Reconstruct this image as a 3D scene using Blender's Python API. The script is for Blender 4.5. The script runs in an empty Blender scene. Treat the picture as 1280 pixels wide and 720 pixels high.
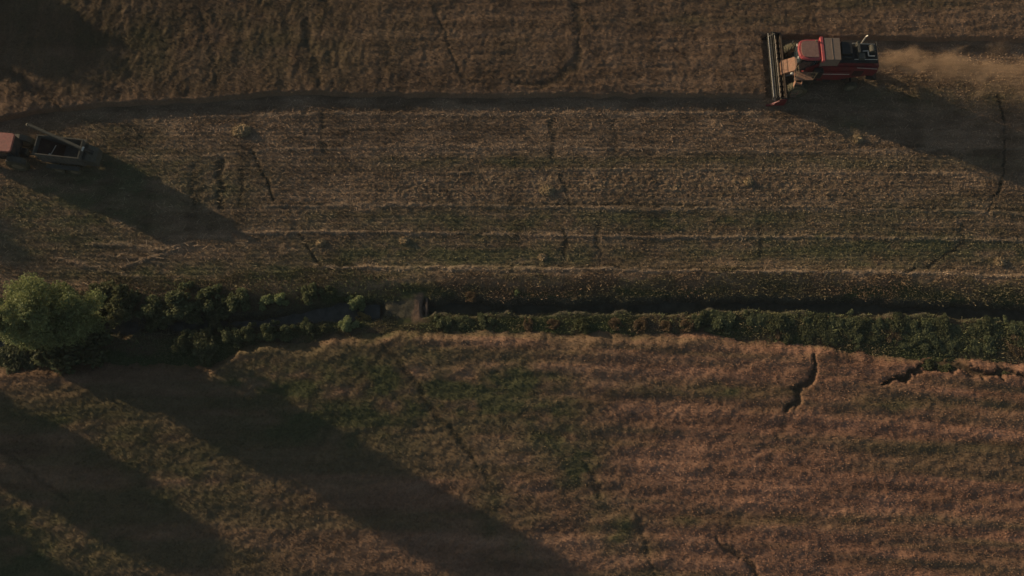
import bpy, bmesh, math, random
import numpy as np
from mathutils import Vector, Matrix

random.seed(7)
rng = np.random.default_rng(7)
sc = bpy.context.scene
col = sc.collection
R = math.radians

# ------------------------------------------------------------------ camera
H, DEL, F = 66.0, R(74.0), 1108.0
sD, cD = math.sin(DEL), math.cos(DEL)
def G(px, py, h=0.0):
    """point of the place that the photograph shows at px,py, h metres above the ground"""
    u, v = (px-640)/F, (360-py)/F
    t = (H-h)/(sD - v*cD)
    return Vector((u*t, t*(cD + v*sD), h))
cd = bpy.data.cameras.new('camera'); cam = bpy.data.objects.new('camera', cd); col.objects.link(cam)
cam.location = (0, 0, H); cam.rotation_euler = (R(90)-DEL, 0, 0)
cd.sensor_width = 36; cd.lens = 36*F/1280; cd.clip_start = .5; cd.clip_end = 9000
sc.camera = cam

# ------------------------------------------------------------------ light
SUN_EL = R(10.0)
a, b = G(99, 407), G(680, 716)
sdir = Vector((b.x-a.x, b.y-a.y, 0)).normalized()          # the way shadows fall
to_sun = Vector((-sdir.x*math.cos(SUN_EL), -sdir.y*math.cos(SUN_EL), math.sin(SUN_EL)))
sl = bpy.data.lights.new('sun', 'SUN'); so = bpy.data.objects.new('sun', sl); col.objects.link(so)
sl.energy = 4.6; sl.angle = R(.6); sl.color = (1, .78, .53)
so.rotation_euler = to_sun.to_track_quat('Z', 'Y').to_euler(); so.location = (-60, 60, 60)
w = bpy.data.worlds.new('World'); sc.world = w; w.use_nodes = True
nt = w.node_tree; bg = nt.nodes['Background']
sky = nt.nodes.new('ShaderNodeTexSky'); sky.sky_type = 'NISHITA'; sky.sun_disc = False
sky.sun_elevation = SUN_EL; sky.sun_rotation = math.atan2(to_sun.x, to_sun.y)
nt.links.new(sky.outputs[0], bg.inputs[0]); bg.inputs[1].default_value = .076
vs = sc.view_settings
vs.view_transform = 'Standard'; vs.look = 'None'; vs.gamma = 1; vs.exposure = 0.0; vs.use_curve_mapping = False
sc.render.engine = 'CYCLES'
sc.cycles.volume_step_rate = 1.0; sc.cycles.volume_max_steps = 256
sc.cycles.max_bounces = 5; sc.cycles.diffuse_bounces = 2; sc.cycles.transparent_max_bounces = 4

# ------------------------------------------------------------------ tags, materials
def tag(o, label=None, cat=None, group=None, kind=None):
    if label: o['label'] = label
    if cat: o['category'] = cat
    if group: o['group'] = group
    if kind: o['kind'] = kind
    return o
def empty(name, loc, rz=0):
    o = bpy.data.objects.new(name, None); col.objects.link(o)
    o.location = loc; o.rotation_euler = (0, 0, rz); o.empty_display_size = .5
    return o
def kids(o): return [c for c in bpy.data.objects if c.parent == o]
def copy_tree(o, parent=None):
    ch = kids(o)
    c = o.copy(); col.objects.link(c); c.parent = parent
    for k in ch: copy_tree(k, c)
    return c

def mat(name, c, rough=.8, metal=0, dirt=.0, dirtc=(.16, .11, .07), scale=6, bump=0, spec=.3, attr=False, vary=.25, trans=0):
    m = bpy.data.materials.new(name); m.use_nodes = True
    n = m.node_tree; L = n.links; p = n.nodes['Principled BSDF']
    p.inputs['Roughness'].default_value = rough; p.inputs['Metallic'].default_value = metal
    p.inputs['Specular IOR Level'].default_value = spec
    tc = n.nodes.new('ShaderNodeTexCoord')
    nz = n.nodes.new('ShaderNodeTexNoise'); nz.inputs['Scale'].default_value = scale; nz.inputs['Detail'].default_value = 5
    nz.inputs['Roughness'].default_value = .65
    L.new(tc.outputs['Object'], nz.inputs['Vector'])
    if attr:
        src = n.nodes.new('ShaderNodeVertexColor'); src.layer_name = 'Col'; srco = src.outputs[0]
    else:
        src = n.nodes.new('ShaderNodeRGB'); src.outputs[0].default_value = (*c, 1); srco = src.outputs[0]
    mr = n.nodes.new('ShaderNodeMapRange'); L.new(nz.outputs[0], mr.inputs[0])
    mr.inputs[1].default_value = .3; mr.inputs[2].default_value = .7
    mr.inputs[3].default_value = 1-vary; mr.inputs[4].default_value = 1+vary
    mx = n.nodes.new('ShaderNodeVectorMath'); mx.operation = 'SCALE'
    L.new(srco, mx.inputs[0]); L.new(mr.outputs[0], mx.inputs['Scale'])
    out = mx.outputs[0]
    if dirt:
        nd = n.nodes.new('ShaderNodeTexNoise'); nd.inputs['Scale'].default_value = 2.3; nd.inputs['Detail'].default_value = 8
        nd.inputs['Roughness'].default_value = .7
        L.new(tc.outputs['Object'], nd.inputs['Vector'])
        cr = n.nodes.new('ShaderNodeMapRange'); cr.inputs[1].default_value = .62-dirt*.5; cr.inputs[2].default_value = .8-dirt*.3
        cr.inputs[4].default_value = min(1, dirt*1.3); L.new(nd.outputs[0], cr.inputs[0])
        mm = n.nodes.new('ShaderNodeMix'); mm.data_type = 'RGBA'
        L.new(cr.outputs[0], mm.inputs[0]); L.new(out, mm.inputs[6]); mm.inputs[7].default_value = (*dirtc, 1)
        out = mm.outputs[2]
    L.new(out, p.inputs['Base Color'])
    if bump:
        bp = n.nodes.new('ShaderNodeBump'); bp.inputs['Strength'].default_value = bump; bp.inputs['Distance'].default_value = .04
        L.new(nz.outputs[0], bp.inputs['Height']); L.new(bp.outputs[0], p.inputs['Normal'])
    if trans:
        tr = n.nodes.new('ShaderNodeBsdfTranslucent'); L.new(out, tr.inputs[0])
        ms = n.nodes.new('ShaderNodeMixShader'); ms.inputs[0].default_value = trans
        L.new(p.outputs[0], ms.inputs[1]); L.new(tr.outputs[0], ms.inputs[2])
        L.new(ms.outputs[0], n.nodes['Material Output'].inputs[0])
    return m
M = dict(
 ground=mat('field_ground', (.2,.15,.1), 1, attr=True, scale=9, vary=.3, spec=.05, bump=.6),
 crop=mat('crop', (.3,.2,.1), 1, attr=True, scale=7, vary=.22, spec=.05),
 leaf=mat('leaf', (.1,.13,.04), .7, attr=True, scale=2, vary=.25, spec=.2, trans=.3),
 bark=mat('bark', (.10,.075,.05), .95, scale=12, bump=.8),
 red=mat('red_paint', (.20,.018,.022), .5, dirt=.5, dirtc=(.10,.05,.04), spec=.35),
 redlight=mat('dusty_red_roof', (.50,.10,.10), .5, dirt=.35, dirtc=(.36,.20,.15)),
 pink=mat('faded_red_roof', (.42,.15,.11), .6, dirt=.4, dirtc=(.34,.2,.14)),
 roofdust=mat('dusty_roof_panel', (.30,.17,.13), .8, dirt=.3, dirtc=(.25,.17,.12)),
 tan=mat('dusty_cover', (.25,.185,.135), .85, dirt=.2, dirtc=(.2,.14,.10), vary=.12),
 black=mat('black_metal', (.022,.024,.022), .55, dirt=.4, dirtc=(.07,.055,.04)),
 grey=mat('grey_metal', (.10,.095,.075), .8, dirt=.35, dirtc=(.08,.06,.04), spec=.15),
 feeder=mat('chaffy_metal', (.075,.06,.045), .9, dirt=.45, dirtc=(.13,.09,.06), spec=.15),
 steel=mat('worn_steel', (.6,.55,.46), .45, metal=.4, dirt=.25),
 white=mat('white_paint', (.6,.57,.5), .6, dirt=.2),
 tyre=mat('tyre_rubber', (.05,.048,.035), .95, dirt=.7, dirtc=(.14,.12,.07)),
 rim=mat('wheel_rim', (.22,.19,.12), .7, dirt=.5),
 dustmetal=mat('dusty_feeder', (.36,.20,.13), .8, dirt=.4, dirtc=(.30,.2,.13)),
 glass=mat('cab_glass', (.03,.04,.045), .12, spec=.7),
 bed=mat('trailer_walls', (.13,.12,.10), .9, dirt=.3, dirtc=(.09,.065,.045)),
 dark=mat('dark_interior', (.06,.054,.044), .95, dirt=.3, dirtc=(.05,.035,.025)),
 tankred=mat('maroon_lining', (.055,.028,.02), .9, dirt=.3),
 straw=mat('straw', (.42,.31,.17), 1, attr=True, scale=9, vary=.3, spec=.1),
 concrete=mat('concrete', (.13,.10,.075), .95, dirt=.5, dirtc=(.14,.09,.06), scale=9, bump=.4),
 water=mat('water', (.075,.07,.05), .8, spec=.08, scale=1.2, bump=.2, vary=.35),
 skygrey=mat('sky_grey_water', (.09,.088,.072), .5, spec=.25, scale=1.5, bump=.2, vary=.4),  # paler grey base colour stands in for sky reflected in the water
)
# ------------------------------------------------------------------ mesh builder
class MB:
    def __init__(s): s.bm = bmesh.new()
    def box(s, c, d, bev=.0, rot=None, taper=None):
        r = bmesh.ops.create_cube(s.bm, size=1); vv = r['verts']
        for v in vv:
            z = v.co.z
            v.co = Vector((v.co.x*d[0], v.co.y*d[1], v.co.z*d[2]))
            if taper and z > 0: v.co.x *= taper[0]; v.co.y *= taper[1]
        if bev:
            es = list({e for v in vv for e in v.link_edges})
            o = bmesh.ops.bevel(s.bm, geom=es, offset=bev, segments=2, affect='EDGES', profile=.6)
            vv = list({v for f in o['faces'] for v in f.verts} | {v for v in vv if v.is_valid})
        m = Matrix.Translation(c)
        if rot: m = m @ rot.to_4x4() if not isinstance(rot, tuple) else m @ Matrix.Rotation(rot[2],4,'Z') @ Matrix.Rotation(rot[1],4,'Y') @ Matrix.Rotation(rot[0],4,'X')
        bmesh.ops.transform(s.bm, matrix=m, verts=vv); return s
    def tube(s, p0, p1, r0, r1=None, n=10, cap=True):
        if r1 is None: r1 = r0
        p0, p1 = Vector(p0), Vector(p1); d = p1-p0
        q = d.to_track_quat('Z', 'Y'); A = []; B = []
        for k in range(n):
            t = 2*math.pi*k/n; e = Vector((math.cos(t), math.sin(t), 0))
            A.append(s.bm.verts.new(p0 + q@(e*r0))); B.append(s.bm.verts.new(p1 + q@(e*r1)))
        for k in range(n): s.bm.faces.new((A[k], A[(k+1)%n], B[(k+1)%n], B[k]))
        if cap: s.bm.faces.new(A[::-1]); s.bm.faces.new(B)
        return s
    def path(s, pts, r, n=8):
        for p, q in zip(pts, pts[1:]): s.tube(p, q, r, n=n)
        return s
    def prism(s, prof, y0, y1, bev=0, sc1=1.0):
        """profile in x,z, extruded along y"""
        A = [s.bm.verts.new((x, y0, z)) for x, z in prof]; B = [s.bm.verts.new((x, y1, z)) for x, z in prof]
        n = len(prof); fs = []
        for k in range(n): fs.append(s.bm.faces.new((A[k], A[(k+1)%n], B[(k+1)%n], B[k])))
        fs.append(s.bm.faces.new(A[::-1])); fs.append(s.bm.faces.new(B))
        if bev: bmesh.ops.bevel(s.bm, geom=list({e for f in fs for e in f.edges}), offset=bev, segments=2, affect='EDGES')
        return s
    def slab(s, outline, z0, z1, bev=0, crown=0):
        """outline in x,y, from z0 to z1"""
        A = [s.bm.verts.new((x, y, z0)) for x, y in outline]; B = [s.bm.verts.new((x, y, z1)) for x, y in outline]
        n = len(outline); fs = []
        for k in range(n): fs.append(s.bm.faces.new((A[k], A[(k+1)%n], B[(k+1)%n], B[k])))
        fs.append(s.bm.faces.new(A[::-1])); fs.append(s.bm.faces.new(B))
        if bev: bmesh.ops.bevel(s.bm, geom=list({e for f in fs for e in f.edges}), offset=bev, segments=3, affect='EDGES')
        return s
    def lathe(s, c, prof, n=32, axis='Y'):
        """prof: list of (along axis, radius)"""
        rings = []
        for a_, r_ in prof:
            ring = []
            for k in range(n):
                t = 2*math.pi*k/n
                ring.append(s.bm.verts.new((c[0]+r_*math.cos(t), c[1]+a_, c[2]+r_*math.sin(t))))
            rings.append(ring)
        for A, B in zip(rings, rings[1:]):
            for k in range(n): s.bm.faces.new((A[k], A[(k+1)%n], B[(k+1)%n], B[k]))
        s.bm.faces.new(rings[0][::-1]); s.bm.faces.new(rings[-1]); return s
    def build(s, name, m, parent=None, loc=None):
        bmesh.ops.recalc_face_normals(s.bm, faces=s.bm.faces)
        me = bpy.data.meshes.new(name); s.bm.to_mesh(me); s.bm.free()
        me.materials.append(m); o = bpy.data.objects.new(name, me); col.objects.link(o); o.parent = parent
        if loc: o.location = loc
        return o

def np_mesh(name, V, Fc, C, m, parent=None, loc=None, smooth=False):
    """V (n,3), Fc (k,3|4) ints, C (n,3) colours"""
    me = bpy.data.meshes.new(name); V = np.asarray(V, np.float32); Fc = np.asarray(Fc, np.int32); k = Fc.shape[1]
    me.vertices.add(len(V)); me.vertices.foreach_set('co', V.ravel())
    me.loops.add(Fc.size); me.loops.foreach_set('vertex_index', Fc.ravel())
    me.polygons.add(len(Fc)); me.polygons.foreach_set('loop_start', np.arange(0, Fc.size, k, dtype=np.int32))
    me.polygons.foreach_set('loop_total', np.full(len(Fc), k, np.int32))
    me.update(calc_edges=True)
    if C is not None:
        at = me.color_attributes.new('Col', 'FLOAT_COLOR', 'POINT')
        cc = np.ones((len(V), 4), np.float32); cc[:, :3] = np.clip(C, 0, 1); at.data.foreach_set('color', cc.ravel())
    if smooth: me.polygons.foreach_set('use_smooth', np.ones(len(Fc), bool))
    me.materials.append(m)
    o = bpy.data.objects.new(name, me); col.objects.link(o); o.parent = parent
    if loc is not None: o.location = loc
    return o

# ------------------------------------------------------------------ noise
TAB = np.random.default_rng(3).random((512, 512)).astype(np.float32)
def vn(x, y, s=0):
    x = x + s*17.31; y = y + s*9.77
    xi = np.floor(x).astype(np.int64); yi = np.floor(y).astype(np.int64)
    fx = x-xi; fy = y-yi; fx = fx*fx*(3-2*fx); fy = fy*fy*(3-2*fy)
    a_ = TAB[xi & 511, yi & 511]; b_ = TAB[(xi+1) & 511, yi & 511]; c_ = TAB[xi & 511, (yi+1) & 511]; d_ = TAB[(xi+1) & 511, (yi+1) & 511]
    return (a_*(1-fx)+b_*fx)*(1-fy) + (c_*(1-fx)+d_*fx)*fy - .5
def fbm(x, y, s=0, o=4):
    r = 0; a_ = 1
    for k in range(o): r = r + a_*vn(x*2**k, y*2**k, s+k*3); a_ *= .55
    return r
def sm(t): t = np.clip(t, 0, 1); return t*t*(3-2*t)
def curve(pts, h=0):
    P = [G(x, y, h) for x, y in pts]
    xs = np.array([p.x for p in P]); ys = np.array([p.y for p in P])
    return lambda x: np.interp(x, xs, ys)
CH = .50       # height of the standing wheat
upper_left = curve([(-900,175),(-60,160),(0,150),(60,139),(130,131),(200,129),(280,123),(330,119),(380,116),(480,119),(640,120),(800,119),(955,121),(1400,121)], CH)
upper_right = curve([(900,46),(1100,48),(1280,50),(1500,55),(2200,60)], CH)
XH = G(955, 84, .5).x
lower_edge = curve([(-900,470),(-60,458),(0,456),(90,452),(180,455),(260,458),(300,436),(400,422),(470,413),(540,414),(640,413),(760,414),(880,417),(1000,428),(1060,437),(1130,447),(1290,452),(2200,470)], CH)
ditch = curve([(-900,470),(-60,432),(0,428),(60,420),(150,408),(250,404),(330,401),(370,396),(430,388),(500,386),(560,382),(640,384),(760,383),(860,381),(950,379),(1050,383),(1150,385),(1280,393),(1500,405),(2200,420)])
XC0, XC1 = G(476, 384).x, G(531, 384).x          # the earth crossing over the ditch

def poly_dist(x, y, pts, wid, jit=1.0):
    """1 inside a traced line of given half widths (m), falling to 0"""
    out = np.zeros_like(x)
    P = [G(*p) for p in pts]
    X0 = min(p.x for p in P)-1.5; X1 = max(p.x for p in P)+1.5; Y0 = min(p.y for p in P)-1.5; Y1 = max(p.y for p in P)+1.5
    idx = np.where((x > X0) & (x < X1) & (y > Y0) & (y < Y1))[0]
    if not len(idx): return out
    xs, ys = x[idx], y[idx]
    j = jit*.5*fbm(xs*1.1, ys*1.1, 5, 4); j2 = jit*.5*fbm(xs*1.1, ys*1.1, 8, 4)
    xs = xs+j; ys = ys+j2; best = np.zeros_like(xs)
    for k in range(len(P)-1):
        a_, b_ = P[k], P[k+1]; dx, dy = b_.x-a_.x, b_.y-a_.y; L2 = dx*dx+dy*dy
        t = np.clip(((xs-a_.x)*dx+(ys-a_.y)*dy)/L2, 0, 1)
        d = np.hypot(xs-a_.x-t*dx, ys-a_.y-t*dy); ww = (wid[k]*(1-t)+wid[k+1]*t)*(.75+.9*fbm(xs*1.3, ys*1.3, 15, 3))+.01
        best = np.maximum(best, sm(1.45-d/ww))
    out[idx] = best; return out
GAPS = [  # flattened tracks and holes in the standing crop: points, half widths, depth, colour
 ([(1017,444),(1019,460),(1014,474),(1000,482),(992,500),(984,516)], [.15,.32,.24,.46,.28,.14], .48, .62),  # colour darkens for bare soil and the shadow inside this gap
 ([(984,516),(972,545),(960,578),(952,600)], [.2,.25,.2,.1], .05, .22),
 ([(1098,478),(1130,476),(1150,460),(1168,452),(1195,458),(1220,467),(1240,470),(1252,462),(1265,468),(1300,474)], [.12,.35,.35,.85,.65,.35,.45,.4,.4,.35], .8, .75),  # dark colour here is bare soil plus painted-in shadow
 ([(895,672),(908,684),(928,694),(940,712),(950,740)], [.14,.3,.2,.28,.25], .2, .5),
 ([(480,430),(505,458),(540,510),(575,550),(610,602)], [.16,.26,.28,.34,.16], .08, .58),
 ([(500,425),(470,450),(430,500),(400,560)], [.35,.45,.45,.3], .05, .3),
 ([(728,575),(742,600),(750,625)], [.2,.3,.15], .12, .4),
 ([(790,640),(810,690),(825,740)], [.15,.25,.2], .12, .35),
 ([(-60,540),(0,560),(45,590),(90,625)], [.2,.2,.2,.15], .2, .3),
 ([(-60,75),(0,83),(60,125),(75,136)], [.3,.35,.3,.2], .3, .2),
 ([(548,15),(560,60),(575,92),(592,112)], [.14,.18,.2,.24], .12, .35),
 ([(718,-10),(724,40),(722,78),(706,100),(678,110),(640,104)], [.35,.45,.5,.45,.35,.2], .14, .5),
 ([(150,-10),(158,60),(165,118)], [.25,.3,.3], .1, .25),
 ([(255,20),(268,70),(275,112)], [.25,.3,.3], .12, .42),
 ([(385,30),(392,70),(398,106)], [.4,.5,.5], .14, .5),
]
def gapmask(x, y, i=2):
    g = np.zeros_like(x)
    for t in GAPS: g = np.maximum(g, t[i]*poly_dist(x, y, t[0], t[1]))
    return g
LINES = [ # straw swaths and wheel tracks on the stubble: (pts, widths, height, brightness)
 ([(250,146),(400,143),(640,143),(950,141)], [.1,.16,.14,.14], .03, .55),
 ([(255,194),(330,188),(470,184),(640,183),(760,186),(1000,190),(1290,184)], [.12,.15,.12,.14,.1,.1,.1], .03, .5),
 ([(330,258),(480,256),(640,258),(820,262),(1000,259),(1290,267)], [.1,.12,.14,.16,.16,.14], .04, .6),
 ([(300,291),(440,290),(640,293),(830,297),(1000,296),(1290,300)], [.1,.14,.1,.14,.1,.12], .05, .75),
 ([(395,334),(480,335),(640,337),(760,337),(930,341),(1100,341),(1290,346)], [.12,.16,.16,.12,.1,.16,.15], .06, .95),
 ([(560,215),(760,212),(960,214),(1200,218)], [.1,.12,.14,.1], .03, .4),
 ([(70,322),(130,337),(165,345),(190,349)], [.12,.2,.18,.1], .05, .75),
 ([(105,305),(160,306),(205,312),(240,302)], [.14,.2,.18,.1], .05, .7),
 ([(150,333),(190,322),(225,310),(245,306)], [.1,.18,.18,.1], .05, .65),
 ([(120,318),(170,322),(200,330)], [.1,.18,.1], .05, .5),
 ([(1240,318),(1180,345)], [.1,.1], .02, .2),
]
DARK = [  # ruts and bare lines in the stubble
 ([(316,185),(330,222),(343,250)], [.1,.12,.12], .8),
 ([(364,283),(385,312),(404,334)], [.12,.14,.1], .9),
 ([(1246,118),(1256,160),(1255,215),(1244,252),(1238,262)], [.1,.13,.13,.16,.12], .7),
 ([(1205,280),(1202,305),(1180,322),(1155,334),(1120,340)], [.15,.15,.13,.13,.1], .6),
 ([(689,150),(691,196)], [.3,.35], .45), ([(766,150),(768,196)], [.2,.22], .4),
 ([(705,288),(707,330)], [.16,.16], .5), ([(746,280),(748,330)], [.2,.16], .55),
 ([(703,218),(712,255)], [.25,.2], .45), ([(950,278),(952,330)], [.2,.2], .4),
 ([(1125,180),(1123,222)], [.1,.1], .3),
 ([(240,210),(243,262)], [.2,.2], .4), ([(275,205),(276,258)], [.32,.32], .6), ([(300,212),(301,256)], [.18,.18], .4),
 ([(402,140),(405,190)], [.3,.3], .4), ([(378,140),(380,175)], [.14,.14], .35),
 ([(640,255),(900,258),(1180,261),(1290,261)], [.1,.1,.14,.1], .4),
 ([(640,332),(850,337),(960,337)], [.1,.14,.1], .45),
]
def blobs(x, y, L):
    g = np.zeros_like(x)
    for px, py, rx, ry, s_ in L:
        c = G(px, py); ax = rx/16.0; ay = ry/15.0
        d2 = ((x-c.x)/ax)**2 + ((y-c.y)/ay)**2
        g = np.maximum(g, s_*np.exp(-d2))
    return g
GREEN_ST = [(560,318,230,22,.9),(760,275,420,16,.8),(1100,310,300,24,.8),(1180,262,120,16,.6),(170,225,120,40,.8),(90,270,120,60,.8),(280,235,60,30,.5),
            (980,203,330,10,.5),(700,203,260,9,.6),(1060,160,26,16,.7),(300,340,260,14,.8),(640,345,120,8,.3),(1100,330,120,8,.6),(120,200,90,50,.7),(1180,120,150,20,.5)]
CLOD_ST = [(820,232,420,26,1),(560,236,160,22,.9),(260,240,90,26,.8),(1200,225,140,20,.5)]
GREEN_LO = [(520,440,60,16,.7),(470,500,50,40,.6),(610,450,120,14,.4),(430,530,110,36,1),(360,480,90,26,1),(480,470,70,34,.9),(580,500,110,40,.95),(650,480,90,24,.8),(690,540,50,50,.9),(722,590,34,34,.9),(745,630,24,34,.75),(775,670,24,34,.65),(805,705,22,30,.6),(240,600,60,40,.8),(160,560,60,30,.6),(860,490,160,12,.6),
            (80,520,110,20,.6),(60,700,120,70,.8),(1130,508,170,10,.6),(640,640,50,60,.5),(480,430,50,26,.7),(1000,650,300,7,.5),(340,620,80,24,.35),(1180,560,160,8,.4),(300,700,60,20,.3)]
GREEN_UP = [(330,50,200,80,.5),(1080,10,200,9,.5),(900,30,160,9,.4),(150,60,150,60,.7),(390,60,60,60,.5),(240,80,60,50,.4),(60,20,90,60,.5),(640,70,60,40,.2)]

def ground_z(x, y, detail=True):
    yd = ditch(x); d = y-yd
    z = .10*fbm(x*.12, y*.12, 2, 3)
    cross = sm((x-XC0)/.5)*sm((XC1-x)/.35)
    wob = .45*fbm(x*.9, y*.5, 11, 4)
    hw = .78 + .28*np.exp(-((x-G(420,388).x)/4)**2) + .3*fbm(x*.35, x*.02, 14, 3)
    prof = sm((hw + wob - np.abs(d))/.75)
    z = z - .85*prof*(1-cross)
    # low bank thrown up on the far side of the ditch
    z = z + .22*np.exp(-((d-2.3)/1.0)**2) + .06*np.exp(-((d+1.9)/.8)**2)
    if detail:
        st = sm((d-2.0)/1.0)
        z = z + st*(.030*fbm(x*2.2, y*5.5, 21, 3) + .035*fbm(x*5, y*6, 25, 2))
        z = z + st*.012*np.sin(y*2*math.pi/.36 + .8*fbm(x*.1, y*.3, 4, 2))
        cl = blobs(x, y, CLOD_ST); z = z + cl*st*(.07*np.abs(vn(x*3.4, y*3.4, 31))+.05*vn(x*7, y*7, 33))*1.6
        z = z + (1-st)*(.06*fbm(x*2.5, y*2.5, 41, 3))
        for p, w_, h_, b_ in LINES: z = z + 1.3*h_*poly_dist(x, y, p, w_, .35)*(1+.9*vn(x*5, y*8, 6))
        for p, w_, s_ in DARK: z = z - .07*s_*poly_dist(x, y, p, w_)
    return z
def mixc(a_, b_, t): t = t[:, None]; return a_*(1-t)+b_*t
def A3(*c): return np.array(c, np.float32)[None, :]
def ground_col(x, y):
    d = y-ditch(x); n = len(x)
    c = np.repeat(A3(.232,.158,.098), n, 0)
    v = fbm(x*.5, y*1.8, 51, 4); c = c*(1+.55*v)[:, None]
    c = c*(1+.35*vn(x*.15, y*2.6, 53))[:, None]
    g = blobs(x, y, GREEN_ST); g = np.clip(g*(1+1.3*fbm(x*.7, y*1.5, 55, 4)), 0, 1)
    c = mixc(c, A3(.105,.112,.052), .78*g)
    cl = blobs(x, y, CLOD_ST); c = mixc(c, A3(.29,.21,.12), .5*cl*sm(.5+2.2*vn(x*3.4, y*3.4, 31)))
    for p, w_, h_, b_ in LINES: c = mixc(c, A3(.40,.29,.19), b_*.6*poly_dist(x, y, p, [1.7*q for q in w_], .35)*sm(.8+1.3*fbm(x*1.2, y*4, 7, 3)))
    for p, w_, s_ in DARK: c = mixc(c, A3(.06,.05,.032), min(1, 1.35*s_)*poly_dist(x, y, p, [1.25*q for q in w_], .6)*sm(.8+1.4*fbm(x*1.5,y*1.5,9,2)))
    # vertical faint bands left by old tramlines
    ver = sm((d-4)/1)
    c = c*(1 - .22*ver*sm(2.2*vn(x*.55, y*.12, 61)))[:, None]
    # verges
    vg = sm((2.3+.8*fbm(x*.4, y*.4, 71, 3)-d)/1.2)
    grass = mixc(np.repeat(A3(.075,.085,.036), n, 0), A3(.13,.09,.055), sm(.35+1.6*fbm(x*.35, y*.6, 73, 4)))
    c = mixc(c, grass, vg)
    c = mixc(c, A3(.09,.08,.055), sm((1.0-np.abs(d))/.5))
    cr = sm((x-G(512,384).x)/.5+fbm(x*1.2,y*1.2,17,3))*sm((XC1-x)/.3)*sm((1.3-np.abs(d))/.5+.9*fbm(x*1.4,y*1.4,19,3))
    c = mixc(c, A3(.24,.15,.10), cr*.8)
    # soil under the standing wheat
    s = upper_s(x, y); c = mixc(c, A3(.10,.08,.05), sm(s/.3)); s = lower_edge(x)-y; c = mixc(c, A3(.07,.055,.035), sm(s/.3))
    return c
def upper_s(x, y):
    wv = .22*fbm(x*.7, x*.1, 81, 4)
    return np.where(x < XH, y-upper_left(x), y-upper_right(x)) + wv
def lower_s(x, y): return lower_edge(x)-y+.45+.35*fbm(x*.8, x*.2, 83, 4)
def upper_z(x, y):
    e = sm(upper_s(x, y)/.22); g = gapmask(x, y)
    left = sm((G(640,60).x - x)/20)
    nzv = .055*fbm(x*1.6, y*.7, 91, 3)*(.4+left) + .06*fbm(x*.4, y*2.6, 93, 3)*(1-left) + .045*fbm(x*3.3, y*3.3, 95, 2) + .03*vn(x*7, y*7, 97)
    return ground_z(x, y, False) + CH*e*(1-.85*g) + nzv*e - .12*(1-e)
def rowy(x, y): return y + .0011*np.maximum(x+8, 0)**2
def lower_z(x, y):
    e = sm((lower_s(x, y)+.1*vn(x*3,y*3,84))/(1.5+1.2*vn(x*.4,y*.1,85))); g = gapmask(x, y)
    rows = (.034+.05*vn(x*.07, y*.3, 16))*np.sin(rowy(x, y)*2*math.pi/1.35 + 1.8*fbm(x*.05, y*.25, 12, 3))*sm((x-G(640,600).x+10)/18)
    nzv = .10*fbm(x*.55, y*1.5, 101, 4) + .045*fbm(x*3.1, y*3.1, 103, 2) + .025*vn(x*7, y*7, 107) + rows*.7
    return ground_z(x, y, False) + CH*e*(1-.9*g) + nzv*e - .12*(1-e)
def upper_col(x, y):
    n = len(x); c = np.repeat(A3(.186,.120,.074), n, 0)
    c = c*(1+.4*fbm(x*.9, y*.35, 111, 4))[:, None]*(1+.6*vn(x*.06, y*1.1, 113))[:, None]
    g = np.clip(blobs(x, y, GREEN_UP)*(1+1.2*fbm(x*.6, y*.6, 115, 4)), 0, 1); c = mixc(c, A3(.10,.09,.045), .8*g)
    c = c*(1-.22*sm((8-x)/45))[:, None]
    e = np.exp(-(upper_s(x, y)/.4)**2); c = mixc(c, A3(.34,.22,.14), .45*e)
    return mixc(c, A3(.06,.05,.03), .8*gapmask(x, y, 3))
def lower_col(x, y):
    n = len(x); c = np.repeat(A3(.298,.172,.108), n, 0)
    c = c*(1+.4*fbm(x*.35, y*1.3, 121, 4))[:, None]*(1+.3*vn(x*.08, y*1.1, 123))[:, None]
    g = np.clip(blobs(x, y, GREEN_LO)*(1+1.5*fbm(x*.5, y*.9, 125, 4)), 0, 1); c = mixc(c, A3(.092,.102,.046), .9*g)
    yc = rowy(x, y); ln = np.sin(yc*2*math.pi/1.35 + 1.8*fbm(x*.05, y*.25, 12, 3)); c = c*(1+.10*ln*sm((x+14)/18)*(.6+fbm(x*.1, y, 13, 2)))[:, None]
    c = mixc(c, c*A3(1.0,.94,.93), sm((x-2)/22)); g2 = sm(2.4*fbm(x*.05, yc*.75, 127, 3)+.25); c = mixc(c, A3(.16,.130,.068), .52*g2)
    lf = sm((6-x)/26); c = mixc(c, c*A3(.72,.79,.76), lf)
    e = sm(1-lower_s(x, y)/.9+.8*fbm(x*1.2, y*1.2, 87, 3)); c = mixc(c, A3(.15,.125,.06), .6*e)
    return mixc(c, A3(.05,.045,.026), gapmask(x, y, 3))

def axis(lo, hi, step, far):
    core = np.arange(lo, hi+step/2, step); out = []; d = step; p = hi
    while p < far: d *= 1.28; p += d; out.append(p)
    o2 = []; d = step; p = lo
    while p > -far: d *= 1.28; p -= d; o2.append(p)
    return np.concatenate([o2[::-1], core, out])
def grid_mesh(name, xs, ys, zf, cf, m, sf=None):
    X, Y = np.meshgrid(xs, ys, indexing='ij'); x = X.ravel(); y = Y.ravel(); nx, ny = X.shape
    I = np.arange(nx*ny).reshape(nx, ny)
    Fc = np.stack([I[:-1,:-1], I[1:,:-1], I[1:,1:], I[:-1,1:]], -1).reshape(-1, 4)
    if sf is not None:
        s = sf(x, y); Fc = Fc[(s[Fc] > -.12).all(1)]
        used = np.unique(Fc); rm = np.full(nx*ny, -1); rm[used] = np.arange(len(used)); Fc = rm[Fc]; x = x[used]; y = y[used]
    z = zf(x, y)
    return np_mesh(name, np.stack([x, y, z], 1), Fc, cf(x, y), m)

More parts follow.
